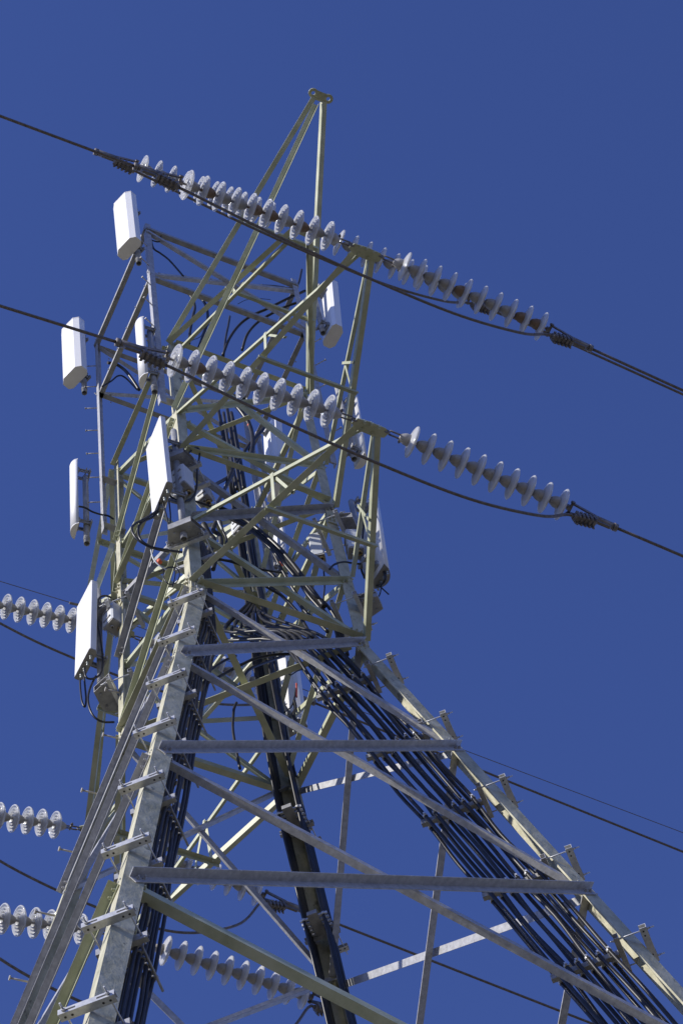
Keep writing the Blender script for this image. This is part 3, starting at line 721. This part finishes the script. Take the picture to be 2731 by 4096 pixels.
loose('thick black cable crossing the cage down to the right leg', [zg(450, 430), zg(600, 510), zg(760, 590), zg(900, 700), zg(1050, 830), zg(1180, 970), zg(1300, 1120), zg(1420, 1290), zg(1560, 1480)], 1, [-0.3, -0.7], 0.022)
loose('black cable fanning from the crossing bundle toward the rear', [zg(930, 720), zg(1010, 880), zg(1090, 1040), zg(1150, 1150), zg(1230, 1290), zg(1330, 1430)], 1, -0.35, 0.014)
loose('black cable sloping from upper left to the right leg foot', [zg(440, 980), zg(620, 1020), zg(780, 1090), zg(940, 1260), zg(1120, 1370), zg(1240, 1490), zg(1330, 1590)], 1, -0.4, 0.013)
loose('long black cable arching along under the low brace', [zg(430, 990), zg(650, 1010), zg(860, 1080), zg(1000, 1110), zg(1180, 1135)], 1, -0.2, 0.010)
loose('thin cable strung from waist bar to right leg foot', [zb(430, 1230), zb(540, 1360), zb(640, 1430), zb(720, 1530), zd(800, 620)], 1, -0.7, 0.014)
loose('black cable with clips hanging behind the right leg', [zb(655, 1000), zb(640, 1100), zb(650, 1230), zb(640, 1370), zb(630, 1470)], 1, -0.5, 0.008)
loose('black cable bowing from the right inner box to the leg', [zb(700, 1090), zb(750, 1040), zb(850, 1015), zb(960, 1030), zb(1030, 1035)], 1, -1.0, 0.010)
loose('black cable beside the arm chord below the streaky antenna', [zb(1065, 530), zb(1055, 640), zb(1045, 780), zb(1035, 950), zb(1030, 1080), zb(1065, 1180)], 0, 1.22, 0.010)
loose('black cable curling under the streaky antenna', [zb(1265, 1100), zb(1282, 1180), zb(1250, 1245), zb(1180, 1265), zb(1110, 1260)], 0, 1.40, 0.013)
loose('thin cable tail below the streaky antenna', [zb(1240, 1270), zb(1225, 1350), zb(1185, 1420), zb(1140, 1465)], 0, 1.38, 0.006)
loose('stub of black cable pointing right below the streaky antenna', [zb(1230, 1270), zb(1270, 1310), zb(1315, 1350)], 0, 1.40, 0.007)
loose('shiny black cable bending off the rear bundle below the waist', [ze(560, 1150), ze(760, 1010), ze(900, 950)], 1, 0.2, 0.012)
loose('long shiny black cable sweeping from the rear bundle to the right leg cables', [ze(525, 1275), ze(700, 1180), ze(860, 1090), ze(960, 1040), ze(1100, 980), ze(1300, 940), ze(1480, 930)], 1, [0.4, 0.0], 0.014)
loose('black cable dropping from the sweep into the rear bundle', [ze(940, 1290), ze(970, 1190), ze(1040, 1090), ze(1200, 1020), ze(1400, 950)], 1, 0.3, 0.014)
loose('thin black wire tangled below the crossing grey brace', [ze(1280, 750), ze(1380, 740), ze(1480, 720), ze(1560, 730)], 1, 0.0, 0.012)
loose('black cable arching from post into the tower top', [zc(10, 250), zc(40, 350), zc(110, 400), zc(200, 470), zc(290, 570), zc(350, 640)], 1, -0.95, 0.011)
loose('small closed loop of black cable behind the top left antenna', [zc(10, 250), zc(20, 180), zc(70, 165), zc(115, 220), zc(95, 280), zc(10, 262)], 1, -0.95, 0.008)
loose('black cable falling from the frame bar at upper left', [zc(260, 740), zc(350, 790), zc(430, 850), zc(470, 960), zc(450, 1060), zc(420, 1220), zc(410, 1360)], 1, -0.5, 0.016)
loose('second black cable falling beside the first at upper left', [zc(500, 850), zc(560, 900), zc(600, 1000), zc(600, 1120), zc(560, 1250), zc(510, 1390)], 1, -0.5, 0.016)
loose('black cable curving from the top right antenna to the cage', [z1(1170, 1230), z1(1060, 1280), z1(960, 1330), z1(870, 1370), z1(800, 1420), z1(740, 1500), z1(700, 1600)], 1, [-0.9, 0.0], 0.016)
loose('lower black cable curving from the top right to the cage', [z1(1150, 1290), z1(1060, 1320), z1(980, 1360), z1(900, 1410), z1(840, 1480), z1(810, 1570)], 1, [-0.8, 0.0], 0.016)
loose('black cable lying along the frame bar toward the top right antenna', [z1(920, 1200), z1(1000, 1205), z1(1090, 1215), z1(1130, 1190), z1(1150, 1110)], 1, -0.9, 0.013)
loose('upright black cable passing behind the peak chord', [zc(770, 1490), zc(790, 1300), zc(820, 1150), zc(835, 1060)], 1, 0.2, 0.013)
loose('thin wires waving between the falling black cables', [zc(440, 1310), zc(530, 1270), zc(570, 1190), zc(640, 1130), zc(740, 1050)], 1, -0.3, 0.004)
loose('thin wire bent in an arc behind the lit chord', [zc(920, 930), zc(1000, 890), zc(1120, 872), zc(1260, 885)], 1, 0.0, 0.004)
loose('black cables bundled beyond the second antenna', [z2(330, 215), z2(380, 225), z2(430, 260), z2(470, 310), z2(510, 370)], 1, 0.6, 0.018)
loose('black cable reaching down right from the left posts', [z2(300, 350), z2(350, 320), z2(390, 290), z2(430, 300), z2(500, 370)], 1, 0.7, 0.010)
loose('bundle of black cables hanging through the upper cage', [zf(850, 640), zf(930, 720), zf(1010, 830), zf(1060, 950), zf(1075, 1100), zf(1040, 1250)], 1, 0.0, 0.024)
loose('black cable branching left in the upper cage', [zf(1210, 900), zf(1130, 990), zf(1040, 1090), zf(960, 1210), zf(870, 1340), zf(790, 1540)], 1, 0.1, 0.018)
loose('braided black sleeve in the cage behind the discs', [zf(770, 760), zf(790, 900), zf(815, 1060), zf(850, 1230), zf(880, 1400), zf(910, 1560)], 1, 0.35, 0.017)
loose('second braided sleeve in the cage behind the discs', [zf(850, 760), zf(880, 900), zf(905, 1060), zf(930, 1200), zf(960, 1400), zf(985, 1560)], 1, 0.38, 0.020)
loose('black cable hooking into the frame at left rear', [z6(40, 850), z6(110, 865), z6(180, 905), z6(270, 935), z6(350, 950), z6(405, 985)], 1, 0.9, 0.010)
for i, (dx, dy) in enumerate(((0, 14), (10, 26), (-8, 40))):
    loose(('upper', 'middle', 'lower')[i]+' strand of the black cable bundle crossing the cage to the right leg', [zg(430+dx, 430+dy), zg(600+dx, 530+dy), zg(770+dx, 620+dy), zg(910+dx*2, 730+dy), zg(1050+dx*3, 860+dy), zg(1170+dx*3, 1000+dy), zg(1290+dx*2, 1150+dy), zg(1400+dx, 1320+dy), zg(1540, 1490+dy), (1350+dx, 2520), (1370+dx*2, 2620)], 1, [-0.3, -0.75], 0.016)
loose('thick black cable bent from the rear bundle to the near left leg', [zg(610, 90), zg(560, 180), zg(500, 290), zg(440, 400), zg(350, 480)], 1, [0.3, -0.5], 0.018)
loose('thick black cable passing above the grey cage brace to the left', [zg(600, 100), zg(520, 150), zg(430, 200), zg(360, 250), zg(300, 300)], 1, [0.3, -0.5], 0.018)
loose('dark bundle curled inside the near left leg joint', [zg(300, 620), zg(350, 720), zg(400, 780), zg(370, 880), zg(340, 990), zg(330, 1090), zg(320, 1180)], 1, -0.55, 0.030, 'matt')
loose('dark cable knot beside the rear bundle above the waist', [zg(440, 580), zg(400, 680), zg(470, 740), zg(480, 850), zg(430, 980), zg(400, 1090)], 1, -0.3, 0.022, 'matt')
loose('black cable winding behind the low green brace to the left', [zg(470, 560), zg(500, 680), zg(540, 780), zg(520, 870)], 1, -0.5, 0.012)
loose('black cable joining the waist bundle behind the right beam', [zd(0, 40), zd(100, 100), zd(220, 230), zd(330, 330), zd(440, 480), zd(560, 580), zd(680, 700)], 1, [-0.1, -0.5], 0.016)
loose('second black cable joining the waist bundle behind the right beam', [zd(0, 190), zd(140, 270), zd(260, 380), zd(350, 480), zd(440, 620), zd(520, 770)], 1, [0.0, -0.4], 0.016)
loose('thin looped wire hanging under the right beam', [zd(270, 1010), zd(265, 1090), zd(290, 1150), zd(360, 1110), zd(440, 1085)], 1, 0.1, 0.006)
loose('thin wire dropping at the rear cables by the red rope', [zd(350, 1290), zd(330, 1400), zd(300, 1480), zd(230, 1540)], 1, 0.55, 0.007)
loose('grey clip of tangled wires on the rear cables', [zd(330, 1420), zd(345, 1500), zd(325, 1568), zd(350, 1640), zd(335, 1720)], 1, 0.55, 0.016, 'matt')
# cables below the far left flat antenna
loose('black cable hanging in a narrow loop below the far left antenna', [z7(55, 1350), z7(60, 1460), z7(75, 1580), z7(105, 1640), z7(118, 1560), z7(105, 1400), z7(100, 1330)], 1, 1.15, 0.009)
loose('black cable swinging from the far left antenna to the leg', [z7(220, 1320), z7(170, 1420), z7(140, 1530), z7(150, 1640), z7(200, 1740), z7(290, 1795), z7(410, 1800)], 1, 1.12, 0.010)
loose('black cable rising along the edge of the far left antenna', [z7(100, 1240), z7(120, 1330), z7(190, 1345), z7(270, 1290), z7(295, 1150), z7(270, 950), z7(235, 760), z7(228, 600), z7(260, 500), z7(330, 480), z7(410, 520), z7(450, 610)], 1, 1.10, 0.010)
loose('coil of thin black wire by the near left leg joint', [z7(880, 230), z7(960, 190), z7(1060, 190), z7(1095, 260), z7(1060, 340), z7(980, 355), z7(930, 290), z7(940, 200), z7(1030, 180), z7(1050, 260), z7(1020, 390)], 1, -0.95, 0.005)
loose('grey cable dropping from the bracket to the wire coil', [z7(795, 0), z7(820, 90), z7(880, 160), z7(960, 210)], 1, -0.98, 0.006, 'box')
loose('black cable bent behind the rear cables below the low green beam', [ze(905, 1440), ze(880, 1500), ze(872, 1568), (932, 2920), (945, 3000), (960, 3075)], 1, 0.6, 0.013)
# red rope and orange ties
m = MB(); q = [P(at(*zd(355, 1240+20*i), 1, 0.55)) for i in range(8)]; m.tube(q, 0.009, 8)
tag(m.build('rope', M['rope']), 'short red rope tied on the rear cables below the green beam', 'rope')
for lab, pp, yy in (('orange tape band on the black cables near the left leg', z7(885, 120), -0.6), ('orange tape ring on a black cable in the upper cage', zf(1043, 900), 0.0), ('small orange tag on the rear cables inside the right leg', zb(200, 1030), 0.3)):
    a = P(at(pp[0]-4, pp[1]-5, 1, yy)); b = P(at(pp[0]+4, pp[1]+5, 1, yy)); m = MB(); m.rod(a, b, 0.019, 0.019, 12); tag(m.build('tape_band', M['orange']), lab, 'tape')
